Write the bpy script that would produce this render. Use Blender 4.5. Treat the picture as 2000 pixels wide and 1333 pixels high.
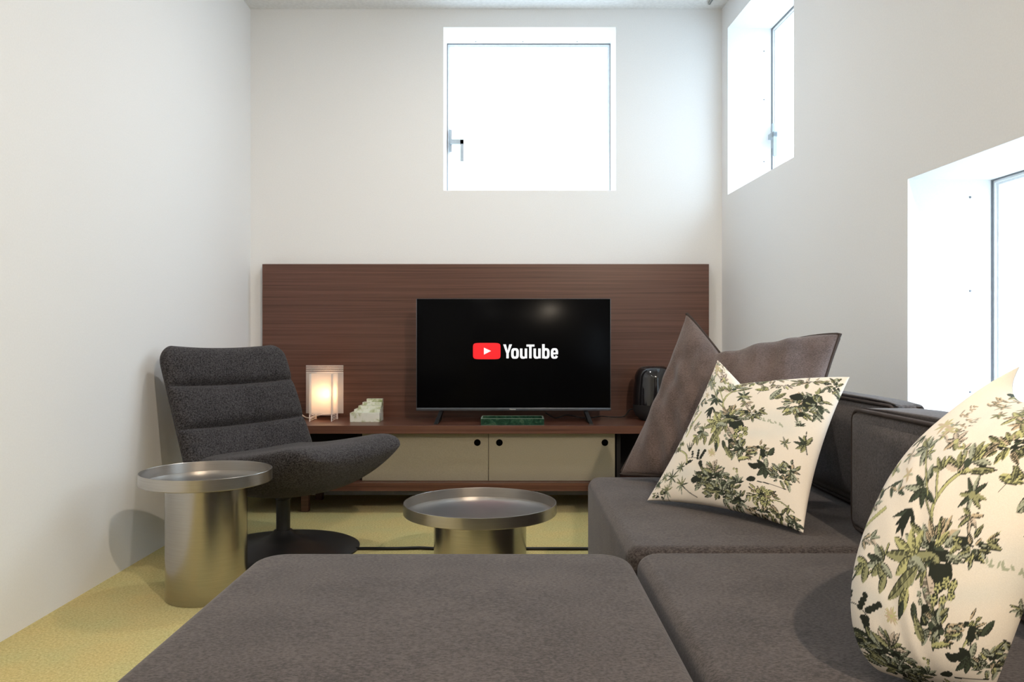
import bpy, bmesh, math, random
import numpy as np
from mathutils import Vector, Matrix

for o in list(bpy.data.objects):
    bpy.data.objects.remove(o, do_unlink=True)
SC = bpy.context.scene
COL = SC.collection

# ------------------------------------------------------------------ camera
CAM_H = 0.8125
cam_d = bpy.data.cameras.new('camera')
cam_d.sensor_width = 36.0
cam_d.lens = 28.0
cam_d.clip_start = 0.02
cam = bpy.data.objects.new('camera', cam_d)
cam.location = (0, 0, CAM_H)
cam.rotation_euler = (math.radians(90), 0, 0)
COL.objects.link(cam)
SC.camera = cam

# ------------------------------------------------------------------ sky and exposure
W = bpy.data.worlds.new('overcast_sky')
SC.world = W
W.use_nodes = True
bg = W.node_tree.nodes['Background']
wt = W.node_tree
tcw = wt.nodes.new('ShaderNodeTexCoord')
sxw = wt.nodes.new('ShaderNodeSeparateXYZ')
wt.links.new(tcw.outputs['Generated'], sxw.inputs[0])
rmw = wt.nodes.new('ShaderNodeMapRange')           # plain overcast sky: zenith three times the horizon
rmw.inputs['From Min'].default_value = 0.0
rmw.inputs['From Max'].default_value = 1.0
rmw.inputs['To Min'].default_value = 3.4
rmw.inputs['To Max'].default_value = 10.2
wt.links.new(sxw.outputs['Z'], rmw.inputs['Value'])
wt.links.new(rmw.outputs[0], bg.inputs['Strength'])
bg.inputs['Color'].default_value = (0.71, 0.855, 1.0, 1)
SC.view_settings.view_transform = 'Standard'
SC.view_settings.look = 'None'
SC.view_settings.gamma = 1.0
SC.view_settings.use_curve_mapping = False
SC.view_settings.exposure = 0.40
SPOT_W = 125.0        # each track spot
DOWN_W = 6.0        # each unseen ceiling downlight added to brighten the room
SC.cycles.max_bounces = 12
SC.cycles.diffuse_bounces = 8
SC.cycles.transparent_max_bounces = 16
SC.cycles.sample_clamp_indirect = 8.0
SC.cycles.caustics_reflective = False
SC.cycles.caustics_refractive = False

R = math.radians


# ------------------------------------------------------------------ material helpers
def new_mat(name):
    m = bpy.data.materials.new(name)
    m.use_nodes = True
    nt = m.node_tree
    b = nt.nodes['Principled BSDF']
    return m, nt, b


def N(nt, typ, **kw):
    n = nt.nodes.new(typ)
    for k, v in kw.items():
        if k in n.inputs:
            n.inputs[k].default_value = v
        else:
            setattr(n, k, v)
    return n


def coords(nt, scale=(1, 1, 1), kind='Object', rot=(0, 0, 0)):
    tc = N(nt, 'ShaderNodeTexCoord')
    mp = N(nt, 'ShaderNodeMapping')
    mp.inputs['Scale'].default_value = scale
    mp.inputs['Rotation'].default_value = rot
    nt.links.new(tc.outputs[kind], mp.inputs['Vector'])
    return mp.outputs['Vector']


def ramp(nt, fac, stops):
    r = N(nt, 'ShaderNodeValToRGB')
    e = r.color_ramp.elements
    while len(e) < len(stops):
        e.new(0.5)
    for el, (p, c) in zip(e, stops):
        el.position = p
        el.color = (*c, 1)
    nt.links.new(fac, r.inputs['Fac'])
    return r.outputs['Color']


def bump(nt, b, height, strength=0.2, dist=0.01):
    n = N(nt, 'ShaderNodeBump')
    n.inputs['Strength'].default_value = strength
    n.inputs['Distance'].default_value = dist
    nt.links.new(height, n.inputs['Height'])
    nt.links.new(n.outputs['Normal'], b.inputs['Normal'])


def plain(name, col, rough=0.5, metal=0.0, spec=0.5, nscale=60, var=0.06):
    m, nt, b = new_mat(name)
    v = coords(nt)
    nz = N(nt, 'ShaderNodeTexNoise', Scale=nscale, Detail=3.0)
    nt.links.new(v, nz.inputs['Vector'])
    c = ramp(nt, nz.outputs['Fac'], [(0.3, tuple(x * (1 - var) for x in col)), (0.7, tuple(min(1, x * (1 + var)) for x in col))])
    nt.links.new(c, b.inputs['Base Color'])
    b.inputs['Roughness'].default_value = rough
    b.inputs['Metallic'].default_value = metal
    b.inputs['Specular IOR Level'].default_value = spec
    return m


def wall_mat():
    m, nt, b = new_mat('white_plaster')
    v = coords(nt)
    nz = N(nt, 'ShaderNodeTexNoise', Scale=180.0, Detail=4.0)
    nt.links.new(v, nz.inputs['Vector'])
    c = ramp(nt, nz.outputs['Fac'], [(0.3, (0.795, 0.795, 0.795)), (0.7, (0.825, 0.825, 0.825))])
    nt.links.new(c, b.inputs['Base Color'])
    b.inputs['Roughness'].default_value = 0.85
    b.inputs['Specular IOR Level'].default_value = 0.2
    bump(nt, b, nz.outputs['Fac'], 0.05, 0.002)
    return m


def wood_mat():
    m, nt, b = new_mat('walnut_veneer')
    v = coords(nt, (0.40, 3.0, 42.0))
    n1 = N(nt, 'ShaderNodeTexNoise', Scale=2.2, Detail=6.0, Roughness=0.62, Distortion=0.25)
    nt.links.new(v, n1.inputs['Vector'])
    v2 = coords(nt, (0.9, 8.0, 150.0))
    n2 = N(nt, 'ShaderNodeTexNoise', Scale=3.0, Detail=3.0)
    nt.links.new(v2, n2.inputs['Vector'])
    mx = N(nt, 'ShaderNodeMath', operation='MULTIPLY_ADD')
    nt.links.new(n2.outputs['Fac'], mx.inputs[0])
    mx.inputs[1].default_value = 0.45
    nt.links.new(n1.outputs['Fac'], mx.inputs[2])
    c = ramp(nt, mx.outputs[0], [(0.45, (0.046, 0.018, 0.011)), (0.68, (0.098, 0.040, 0.026)), (0.92, (0.148, 0.066, 0.044))])
    nt.links.new(c, b.inputs['Base Color'])
    b.inputs['Roughness'].default_value = 0.33
    b.inputs['Specular IOR Level'].default_value = 0.45
    bump(nt, b, n2.outputs['Fac'], 0.04, 0.001)
    return m


def fabric_mat(name, c0, c1, scale=900, streak=(1, 1, 1), sheen=0.25, bmp=0.35, big=0.25):
    m, nt, b = new_mat(name)
    v = coords(nt, streak)
    n1 = N(nt, 'ShaderNodeTexNoise', Scale=scale, Detail=4.0, Roughness=0.7)
    nt.links.new(v, n1.inputs['Vector'])
    v2 = coords(nt)
    n2 = N(nt, 'ShaderNodeTexNoise', Scale=9.0, Detail=4.0)
    nt.links.new(v2, n2.inputs['Vector'])
    mx = N(nt, 'ShaderNodeMath', operation='MULTIPLY_ADD')
    nt.links.new(n2.outputs['Fac'], mx.inputs[0])
    mx.inputs[1].default_value = big
    nt.links.new(n1.outputs['Fac'], mx.inputs[2])
    c = ramp(nt, mx.outputs[0], [(0.38 + big * 0.5, c0), (0.62 + big * 0.5, c1)])
    nt.links.new(c, b.inputs['Base Color'])
    b.inputs['Roughness'].default_value = 0.95
    b.inputs['Specular IOR Level'].default_value = 0.15
    b.inputs['Sheen Weight'].default_value = sheen
    b.inputs['Sheen Roughness'].default_value = 0.5
    b.inputs['Sheen Tint'].default_value = (0.9, 0.85, 0.85, 1)
    bump(nt, b, n1.outputs['Fac'], bmp, 0.002)
    return m


def carpet_mat():
    m, nt, b = new_mat('olive_carpet')
    v = coords(nt)
    n1 = N(nt, 'ShaderNodeTexNoise', Scale=140.0, Detail=4.0, Roughness=0.8)
    n2 = N(nt, 'ShaderNodeTexNoise', Scale=5.0, Detail=3.0)
    nt.links.new(v, n1.inputs['Vector'])
    nt.links.new(v, n2.inputs['Vector'])
    c1 = ramp(nt, n1.outputs['Fac'], [(0.3, (0.38, 0.29, 0.10)), (0.52, (0.62, 0.51, 0.215)), (0.75, (0.80, 0.69, 0.35))])
    c2 = ramp(nt, n2.outputs['Fac'], [(0.35, (0.90, 0.97, 0.95)), (0.65, (1.0, 0.97, 0.90))])
    mx = N(nt, 'ShaderNodeMix', data_type='RGBA', blend_type='MULTIPLY')
    mx.inputs[0].default_value = 1.0
    nt.links.new(c1, mx.inputs[6])
    nt.links.new(c2, mx.inputs[7])
    nt.links.new(mx.outputs[2], b.inputs['Base Color'])
    b.inputs['Roughness'].default_value = 1.0
    b.inputs['Specular IOR Level'].default_value = 0.05
    b.inputs['Sheen Weight'].default_value = 0.15
    bump(nt, b, n1.outputs['Fac'], 0.6, 0.006)
    return m


def steel_mat(vertical=False, rough=0.22, name='brushed_steel', k=1.0):
    m, nt, b = new_mat(name)
    v = coords(nt, (3, 3, 260) if not vertical else (260, 260, 3))
    n1 = N(nt, 'ShaderNodeTexNoise', Scale=3.0, Detail=3.0)
    nt.links.new(v, n1.inputs['Vector'])
    c = ramp(nt, n1.outputs['Fac'], [(0.3, (0.41 * k, 0.385 * k, 0.36 * k)), (0.7, (0.47 * k, 0.445 * k, 0.42 * k))])
    nt.links.new(c, b.inputs['Base Color'])
    b.inputs['Metallic'].default_value = 1.0
    b.inputs['Roughness'].default_value = rough
    bump(nt, b, n1.outputs['Fac'], 0.015, 0.001)
    return m


def marble_mat(name, stops, scale=14, rough=0.2):
    m, nt, b = new_mat(name)
    v = coords(nt)
    n1 = N(nt, 'ShaderNodeTexNoise', Scale=scale, Detail=6.0, Roughness=0.65, Distortion=1.4)
    nt.links.new(v, n1.inputs['Vector'])
    nt.links.new(ramp(nt, n1.outputs['Fac'], stops), b.inputs['Base Color'])
    b.inputs['Roughness'].default_value = rough
    return m


def glass_mat():
    m, nt, b = new_mat('window_glass')
    nt.nodes.remove(b)
    out = nt.nodes['Material Output']
    tr = N(nt, 'ShaderNodeBsdfTransparent')
    gl = N(nt, 'ShaderNodeBsdfGlossy', Roughness=0.02)
    nz = N(nt, 'ShaderNodeTexNoise', Scale=2.0)
    rr = N(nt, 'ShaderNodeValToRGB')
    rr.color_ramp.elements[0].color = (0.93, 0.95, 0.95, 1)
    rr.color_ramp.elements[1].color = (0.96, 0.98, 0.98, 1)
    nt.links.new(nz.outputs['Fac'], rr.inputs['Fac'])
    nt.links.new(rr.outputs['Color'], tr.inputs['Color'])
    mx = N(nt, 'ShaderNodeMixShader')
    mx.inputs[0].default_value = 0.05
    nt.links.new(tr.outputs[0], mx.inputs[1])
    nt.links.new(gl.outputs[0], mx.inputs[2])
    nt.links.new(mx.outputs[0], out.inputs['Surface'])
    return m


def acrylic_mat(name, clear, col=(0.95, 0.93, 0.92)):
    """frosted / clear acrylic sheet: part see-through, part scattering"""
    m, nt, b = new_mat(name)
    nt.nodes.remove(b)
    out = nt.nodes['Material Output']
    tr = N(nt, 'ShaderNodeBsdfTransparent')
    tl = N(nt, 'ShaderNodeBsdfTranslucent', Color=(*col, 1))
    df = N(nt, 'ShaderNodeBsdfDiffuse', Color=(*col, 1))
    gl = N(nt, 'ShaderNodeBsdfGlossy', Roughness=0.15)
    v = coords(nt, (1, 1, 1))
    nz = N(nt, 'ShaderNodeTexNoise', Scale=40.0)
    nt.links.new(v, nz.inputs['Vector'])
    nt.links.new(ramp(nt, nz.outputs['Fac'], [(0.3, tuple(x * .96 for x in col)), (0.7, col)]), tl.inputs['Color'])
    a = N(nt, 'ShaderNodeMixShader')
    a.inputs[0].default_value = 0.4
    nt.links.new(tl.outputs[0], a.inputs[1])
    nt.links.new(df.outputs[0], a.inputs[2])
    c = N(nt, 'ShaderNodeMixShader')
    c.inputs[0].default_value = clear
    nt.links.new(a.outputs[0], c.inputs[1])
    nt.links.new(tr.outputs[0], c.inputs[2])
    d = N(nt, 'ShaderNodeMixShader')
    d.inputs[0].default_value = 0.06
    nt.links.new(c.outputs[0], d.inputs[1])
    nt.links.new(gl.outputs[0], d.inputs[2])
    nt.links.new(d.outputs[0], out.inputs['Surface'])
    return m


def emit_mat(name, col, strength):
    m, nt, b = new_mat(name)
    v = coords(nt)
    nz = N(nt, 'ShaderNodeTexNoise', Scale=3.0)
    nt.links.new(v, nz.inputs['Vector'])
    c = ramp(nt, nz.outputs['Fac'], [(0.0, tuple(x * .99 for x in col)), (1.0, col)])
    b.inputs['Base Color'].default_value = (0, 0, 0, 1)
    nt.links.new(c, b.inputs['Emission Color'])
    b.inputs['Emission Strength'].default_value = strength
    b.inputs['Roughness'].default_value = 0.3
    return m


def print_mat():
    m, nt, b = new_mat('floral_printed_cotton')
    at = N(nt, 'ShaderNodeAttribute', attribute_name='print')
    nz = N(nt, 'ShaderNodeTexNoise', Scale=900.0, Detail=2.0)
    nt.links.new(coords(nt), nz.inputs['Vector'])
    c = ramp(nt, nz.outputs['Fac'], [(0.3, (0.9, 0.9, 0.9)), (0.7, (1, 1, 1))])
    mx = N(nt, 'ShaderNodeMix', data_type='RGBA', blend_type='MULTIPLY')
    mx.inputs[0].default_value = 1.0
    nt.links.new(at.outputs['Color'], mx.inputs[6])
    nt.links.new(c, mx.inputs[7])
    nt.links.new(mx.outputs[2], b.inputs['Base Color'])
    b.inputs['Roughness'].default_value = 0.8
    b.inputs['Specular IOR Level'].default_value = 0.25
    bump(nt, b, nz.outputs['Fac'], 0.1, 0.001)
    return m


M = dict(
    wall=wall_mat(), wood=wood_mat(), carpet=carpet_mat(), steel=steel_mat(), tray_steel=steel_mat(False, 0.29, 'matte_brushed_steel', 1.12),
    sofa=fabric_mat('grey_brown_sofa_weave', (0.026, 0.021, 0.020), (0.090, 0.075, 0.071), 200, (0.8, 1.5, 1.2), 0.18, 0.07, 0.22),
    sofa_pipe=plain('dark_piping', (0.05, 0.038, 0.034), 0.9, spec=0.15),
    chair=fabric_mat('charcoal_boucle', (0.008, 0.007, 0.008), (0.072, 0.066, 0.069), 170, (1, 1, 1.2), 0.10, 0.8, 0.1),
    linen=fabric_mat('mauve_brown_linen', (0.066, 0.047, 0.043), (0.140, 0.103, 0.093), 200, (1, 1, 3), 0.22, 0.35, 0.5),
    black=plain('black_powder_coat', (0.012, 0.012, 0.013), 0.45),
    screen=plain('glossy_black_screen', (0.003, 0.003, 0.0035), 0.20, spec=0.035),
    bezel=plain('dark_grey_bezel', (0.10, 0.11, 0.13), 0.35, metal=0.6),
    door=plain('greige_linoleum_door', (0.295, 0.258, 0.190), 0.6, nscale=250, var=0.08),
    hole=plain('finger_hole_shade', (0.002, 0.002, 0.002), 1.0, spec=0.0),  # black colour stands in for the shade inside the finger holes
    inside=plain('dark_cabinet_interior', (0.010, 0.008, 0.008), 0.8),
    frame=plain('white_coated_aluminium', (0.82, 0.85, 0.88), 0.4),
    seal=plain('dark_gasket', (0.16, 0.17, 0.19), 0.5),
    handle=plain('grey_metal_handle', (0.33, 0.37, 0.40), 0.4, metal=0.2),
    glass=glass_mat(),
    frost=acrylic_mat('frosted_acrylic', 0.30),
    clear=acrylic_mat('clear_acrylic', 0.80, (0.95, 0.85, 0.80)),
    edge=plain('acrylic_cut_edge', (0.92, 0.86, 0.84), 0.3),
    pale_marble=marble_mat('pale_green_onyx', [(0.30, (0.26, 0.31, 0.13)), (0.40, (0.52, 0.55, 0.38)), (0.50, (0.74, 0.76, 0.68)), (0.75, (0.80, 0.80, 0.74))], 16, 0.25),
    dark_marble=marble_mat('dark_green_marble', [(0.30, (0.006, 0.022, 0.014)), (0.55, (0.020, 0.062, 0.038)), (0.72, (0.07, 0.13, 0.075))], 30, 0.12),
    speaker_top=plain('glossy_smoked_dome', (0.010, 0.009, 0.011), 0.07, spec=0.7),
    speaker_cloth=plain('black_speaker_cloth', (0.012, 0.011, 0.013), 0.9, nscale=900, var=0.4),
    cable=plain('black_cable', (0.010, 0.009, 0.009), 0.6),
    white_plastic=plain('white_plastic', (0.80, 0.78, 0.75), 0.4),
    rail=plain('grey_ceiling_rail', (0.42, 0.42, 0.39), 0.4, metal=0.3),
    youtube_red=emit_mat('red_badge_glow', (1.0, 0.012, 0.02), 0.75),
    logo_white=emit_mat('white_letter_glow', (1.0, 1.0, 1.0), 0.75),
    bulb=emit_mat('warm_bulb', (1.0, 0.66, 0.34), 9.0),
    downlight=emit_mat('downlight_glow', (1.0, 0.90, 0.76), 6.0),
    print=print_mat(),
    ceil=plain('white_ceiling_paint', (0.78, 0.775, 0.765), 0.9, spec=0.2),
)


# ------------------------------------------------------------------ mesh helpers
def link(o, parent=None):
    COL.objects.link(o)
    if parent is not None:
        o.parent = parent
    return o


def tag(o, label=None, cat=None, group=None, kind=None):
    if label: o['label'] = label
    if cat: o['category'] = cat
    if group: o['group'] = group
    if kind: o['kind'] = kind
    return o


def empty(name, loc=(0, 0, 0), rz=0.0, label=None, cat=None, kind=None, parent=None):
    o = bpy.data.objects.new(name, None)
    o.empty_display_size = 0.05
    o.location = loc
    o.rotation_euler = (0, 0, rz)
    link(o, parent)
    return tag(o, label, cat, None, kind)


def from_bm(name, bm, mat, parent=None, smooth=False, sharp=None):
    me = bpy.data.meshes.new(name)
    bmesh.ops.recalc_face_normals(bm, faces=bm.faces)
    bm.to_mesh(me)
    bm.free()
    me.materials.append(mat)
    if smooth:
        for p in me.polygons:
            p.use_smooth = True
        if sharp is not None:
            me.set_sharp_from_angle(angle=R(sharp))
    return link(bpy.data.objects.new(name, me), parent)


def bm_box(bm, x0, x1, y0, y1, z0, z1):
    vs = [bm.verts.new((x, y, z)) for x in (x0, x1) for y in (y0, y1) for z in (z0, z1)]
    for f in ((0, 1, 3, 2), (4, 6, 7, 5), (0, 4, 5, 1), (2, 3, 7, 6), (0, 2, 6, 4), (1, 5, 7, 3)):
        bm.faces.new([vs[i] for i in f])


def box(name, x0, x1, y0, y1, z0, z1, mat, parent=None, bev=0.0, seg=2):
    bm = bmesh.new()
    bm_box(bm, x0, x1, y0, y1, z0, z1)
    if bev > 0:
        bmesh.ops.bevel(bm, geom=bm.edges[:], offset=bev, segments=seg, affect='EDGES', profile=0.5)
    return from_bm(name, bm, mat, parent, smooth=bev > 0, sharp=40)


def lathe(name, prof, mat, parent=None, loc=(0, 0, 0), n=96, sharp=35):
    bm = bmesh.new()
    rings = []
    for r, z in prof:
        if r < 1e-6:
            rings.append([bm.verts.new((loc[0], loc[1], loc[2] + z))])
        else:
            rings.append([bm.verts.new((loc[0] + r * math.cos(2 * math.pi * i / n), loc[1] + r * math.sin(2 * math.pi * i / n), loc[2] + z)) for i in range(n)])
    for a, b in zip(rings, rings[1:]):
        for i in range(n):
            j = (i + 1) % n
            q = []
            for v in (a[i % len(a)], a[j % len(a)], b[j % len(b)], b[i % len(b)]):
                if v not in q: q.append(v)
            if len(q) > 2: bm.faces.new(q)
    return from_bm(name, bm, mat, parent, True, sharp)


def tube(name, pts, rad, mat, parent=None, n=8, closed=False):
    bm = bmesh.new()
    P = [Vector(p) for p in pts]
    L = len(P)
    rings = []
    up0 = Vector((0.13, 0.21, 0.97)).normalized()
    for i, p in enumerate(P):
        if closed:
            t = (P[(i + 1) % L] - P[i - 1])
        else:
            t = P[min(i + 1, L - 1)] - P[max(i - 1, 0)]
        t.normalize()
        a = t.cross(up0)
        if a.length < 1e-3: a = t.cross(Vector((1, 0, 0)))
        a.normalize()
        b = t.cross(a)
        rings.append([bm.verts.new(p + rad * (math.cos(2 * math.pi * k / n) * a + math.sin(2 * math.pi * k / n) * b)) for k in range(n)])
    for i in range(L if closed else L - 1):
        A, B = rings[i], rings[(i + 1) % L]
        for k in range(n):
            bm.faces.new((A[k], A[(k + 1) % n], B[(k + 1) % n], B[k]))
    if not closed:
        bm.faces.new(rings[0])
        bm.faces.new(rings[-1])
    return from_bm(name, bm, mat, parent, True)


def spline(pts, n=12):
    out = []
    P = [np.array(p, float) for p in pts]
    P = [2 * P[0] - P[1]] + P + [2 * P[-1] - P[-2]]
    for i in range(1, len(P) - 2):
        for k in range(n):
            t = k / n
            a, b, c, d = P[i - 1], P[i], P[i + 1], P[i + 2]
            out.append(0.5 * (2 * b + (c - a) * t + (2 * a - 5 * b + 4 * c - d) * t * t + (3 * b - a - 3 * c + d) * t ** 3))
    out.append(P[-2])
    return [tuple(p) for p in out]


def grid_mesh(name, G, mat, parent=None, wrap_u=False, smooth=True, caps=False):
    """G: array (nu, nv, 3)"""
    nu, nv = G.shape[:2]
    V = G.reshape(-1, 3)
    F = []
    for i in range(nu if wrap_u else nu - 1):
        a = i * nv
        b = ((i + 1) % nu) * nv
        for j in range(nv - 1):
            F.append((a + j, b + j, b + j + 1, a + j + 1))
    if caps:
        F.append(tuple(i * nv for i in range(nu)))
        F.append(tuple(i * nv + nv - 1 for i in reversed(range(nu))))
    me = bpy.data.meshes.new(name)
    me.from_pydata([tuple(v) for v in V], [], F)
    me.materials.append(mat)
    for p in me.polygons: p.use_smooth = smooth
    bm = bmesh.new()
    bm.from_mesh(me)
    bmesh.ops.recalc_face_normals(bm, faces=bm.faces)
    bm.to_mesh(me)
    bm.free()
    return link(bpy.data.objects.new(name, me), parent)


def cushion_block(name, x0, x1, y0, y1, z0, z1, rc, rt, mat, parent=None, crown=0.0, rb=0.01):
    """upholstered block: rounded in plan by rc, top edge rounded by rt, top crowned"""
    cx, cy = (x0 + x1) / 2, (y0 + y1) / 2
    hx, hy = (x1 - x0) / 2, (y1 - y0) / 2
    K = 14
    ang = []
    for q in range(4):
        for k in range(K + 1):
            ang.append((q, q * math.pi / 2 + k * math.pi / 2 / K))
    sx = [1, -1, -1, 1]
    sy = [1, 1, -1, -1]

    def ring(ins, z):
        r = max(rc - ins, 0.002)
        ax, ay = hx - ins, hy - ins
        pts = []
        for q, a in ang:
            pts.append((cx + sx[q] * (ax - r) + r * math.cos(a), cy + sy[q] * (ay - r) + r * math.sin(a), z))
        return pts
    prof = [(rb, z0)] + [(0.0, z0 + rb)]
    nz = 6
    for i in range(1, nz):
        prof.append((0.0, z0 + rb + (z1 - rt - z0 - rb) * i / nz))
    for k in range(0, 11):
        a = k / 10 * math.pi / 2
        prof.append((rt * (1 - math.cos(a)), z1 - rt + rt * math.sin(a)))
    base = min(hx, hy)
    for f in (0.30, 0.45, 0.6, 0.75, 0.9, 0.985):
        ins = rt + (base - rt) * f
        prof.append((ins, z1 + crown * math.sin(min(1, f * 1.2) * math.pi / 2)))
    G = np.array([ring(*p) for p in prof])  # (levels, pts, 3)
    G = np.transpose(G, (1, 0, 2))
    return grid_mesh(name, G, mat, parent, wrap_u=True, caps=True)


def plan_loop(x0, x1, y0, y1, z, rc, K=10):
    pts = []
    for q, (sx, sy) in enumerate(((1, 1), (-1, 1), (-1, -1), (1, -1))):
        cx = (x1 - rc) if sx > 0 else (x0 + rc)
        cy = (y1 - rc) if sy > 0 else (y0 + rc)
        for k in range(K + 1):
            a = q * math.pi / 2 + k * math.pi / 2 / K
            pts.append((cx + rc * math.cos(a), cy + rc * math.sin(a), z))
    return pts


# ------------------------------------------------------------------ room shell
CEIL = 2.564
TH_R = math.atan2(-0.9987, 0.0513)          # right wall runs slightly outwards towards the camera
RIGHT0 = (1.1067, 4.2)


def wall(name, loc, rz, s0, s1, z0, z1, holes, thick, mat):
    """local x along the wall, local y outwards (away from the room)"""
    S = sorted({s0, s1, *[h[0] for h in holes], *[h[1] for h in holes]})
    Z = sorted({z0, z1, *[h[2] for h in holes], *[h[3] for h in holes]})

    def solid(i, j):
        if i < 0 or j < 0 or i >= len(S) - 1 or j >= len(Z) - 1: return False
        cs, cz = (S[i] + S[i + 1]) / 2, (Z[j] + Z[j + 1]) / 2
        return not any(h[0] < cs < h[1] and h[2] < cz < h[3] for h in holes)
    bm = bmesh.new()
    cache = {}

    def v(s, t, z):
        k = (round(s, 5), round(t, 5), round(z, 5))
        if k not in cache: cache[k] = bm.verts.new((s, t, z))
        return cache[k]
    for i in range(len(S) - 1):
        for j in range(len(Z) - 1):
            if not solid(i, j): continue
            a, b, c, d = S[i], S[i + 1], Z[j], Z[j + 1]
            bm.faces.new((v(a, 0, c), v(b, 0, c), v(b, 0, d), v(a, 0, d)))
            bm.faces.new((v(a, thick, c), v(a, thick, d), v(b, thick, d), v(b, thick, c)))
            if not solid(i - 1, j): bm.faces.new((v(a, 0, c), v(a, 0, d), v(a, thick, d), v(a, thick, c)))
            if not solid(i + 1, j): bm.faces.new((v(b, 0, c), v(b, thick, c), v(b, thick, d), v(b, 0, d)))
            if not solid(i, j - 1): bm.faces.new((v(a, 0, c), v(a, thick, c), v(b, thick, c), v(b, 0, c)))
            if not solid(i, j + 1): bm.faces.new((v(a, 0, d), v(b, 0, d), v(b, thick, d), v(a, thick, d)))
    o = from_bm(name, bm, mat)
    o.location = (loc[0], loc[1], 0)
    o.rotation_euler = (0, 0, rz)
    return tag(o, kind='structure')


WIN_B = (-0.3617, 0.548, 1.607, 2.4685)          # back wall window: x0 x1 z0 z1
WIN_U = (0.097, 0.937, 1.567, 2.426)             # right wall, high window (along the wall from the corner)
WIN_L = (1.790, 2.90, 0.45, 1.303)               # right wall, low window beside the sofa
REAR = -2.6

o = wall('wall_back', (0, 4.2), 0, -1.40, 1.12, 0, CEIL, [WIN_B], 0.30, M['wall'])
tag(o, 'white plastered end wall with a square window above the panel')
o = wall('wall_right', RIGHT0, TH_R, 0.0, 6.85, 0, CEIL, [WIN_U, WIN_L], 0.30, M['wall'])
tag(o, 'white plastered side wall with two deep window openings')
o = wall('wall_left', (-1.379, 4.2), math.pi / 2, -6.85, 0.0, 0, CEIL, [], 0.12, M['wall'])
tag(o, 'plain white plastered side wall behind the armchair')
o = wall('wall_rear', (0, REAR), math.pi, -1.6, 1.45, 0, CEIL, [], 0.12, M['wall'])
tag(o, 'plain white wall behind the viewer')
fl = box('floor', -1.55, 1.75, REAR - 0.1, 4.5, -0.06, 0.0, M['carpet'])
tag(fl, 'mottled yellow green carpet covering the floor', kind='structure')
ce = box('ceiling', -1.55, 1.75, REAR - 0.1, 4.5, CEIL, CEIL + 0.06, M['ceil'])
tag(ce, 'white painted flat ceiling', kind='structure')


def window(name, loc, rz, win, depth, label, frame_w, handle_s, side, screws):
    w = empty(name, (loc[0], loc[1], 0), rz, label, kind='structure')
    s0, s1, z0, z1 = win
    fw = frame_w

    def ring(nm, a0, a1, b0, b1, t0, t1, wd, mat):
        bm = bmesh.new()
        bm_box(bm, a0, a0 + wd, t0, t1, b0, b1)
        bm_box(bm, a1 - wd, a1, t0, t1, b0, b1)
        bm_box(bm, a0 + wd, a1 - wd, t0, t1, b0, b0 + wd)
        bm_box(bm, a0 + wd, a1 - wd, t0, t1, b1 - wd, b1)
        return from_bm(nm, bm, mat, w)
    ring('window_frame', s0, s1, z0, z1, depth + 0.004, depth + 0.065, fw, M['frame'])
    ring('gasket', s0 + 0.0005, s1 - 0.0005, z0 + 0.0005, z1 - 0.0005, depth - 0.001, depth + 0.004, 0.003, M['seal'])
    g = fw * 0.9
    ring('sash', s0 + g, s1 - g, z0 + g, z1 - g, depth + 0.012, depth + 0.05, 0.008, M['frame'])
    box('pane', s0 + g + 0.006, s1 - g - 0.006, depth + 0.028, depth + 0.034, z0 + g + 0.006, z1 - g - 0.006, M['glass'], w)
    if handle_s is not None:
        hs, hz = handle_s
        h = box('handle', hs - 0.008, hs + 0.008, depth - 0.012, depth + 0.006, hz - 0.062, hz + 0.062, M['handle'], w, 0.002)
        bm = bmesh.new()
        bm_box(bm, hs, hs + side * 0.074 if side > 0 else hs, depth - 0.030, depth - 0.010, hz - 0.022, hz + 0.004) if side > 0 else bm_box(bm, hs - 0.074, hs, depth - 0.030, depth - 0.010, hz - 0.022, hz + 0.004)
        e = hs + side * 0.074
        bm_box(bm, min(e, e - side * 0.018), max(e, e - side * 0.018), depth - 0.030, depth - 0.012, hz - 0.118, hz)
        lv = from_bm('lever', bm, M['handle'], h)
    for (ss, sz, ax) in screws:
        bm = bmesh.new()
        bmesh.ops.create_cone(bm, cap_ends=True, segments=12, radius1=0.0035, radius2=0.0025, depth=0.003)
        so = from_bm('screw', bm, M['seal'], w)
        if ax == 's':
            so.rotation_euler = (0, R(90), 0)
            so.location = (s0 + 0.0012, ss, sz)
        else:
            so.location = (ss, sz, z1 - 0.0012)
    return w


window('window_1', (0, 4.2), 0, WIN_B, 0.232, 'square window high in the end wall above the television', 0.008,
       (-0.352 + 0.010, 1.925), 1, [(-0.20, 0.2, 'z'), (0.06, 0.2, 'z'), (0.36, 0.2, 'z')])
window('window_2', RIGHT0, TH_R, WIN_U, 0.229, 'narrow looking high window in the side wall near the corner', 0.010,
       (0.130, 1.865), 1, [(0.19, 2.31, 's'), (0.19, 2.06, 's'), (0.19, 1.74, 's')])
window('window_3', RIGHT0, TH_R, WIN_L, 0.262, 'large low window in the side wall beside the sofa', 0.010,
       None, 1, [(0.195, 1.25, 's'), (0.195, 0.965, 's'), (0.195, 0.657, 's')])
window_lining = None

# ceiling rail near the right wall
rl = empty('ceiling_rail', (1.02, 0, CEIL), 0, 'thin grey metal rail running along the ceiling near the side wall', 'rail')
box('channel', -0.007, 0.007, -2.4, 4.12, -0.012, 0.0, M['rail'], rl, 0.002)
box('slot', -0.002, 0.002, -2.39, 4.115, -0.0135, -0.0115, M['seal'], rl)


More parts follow.
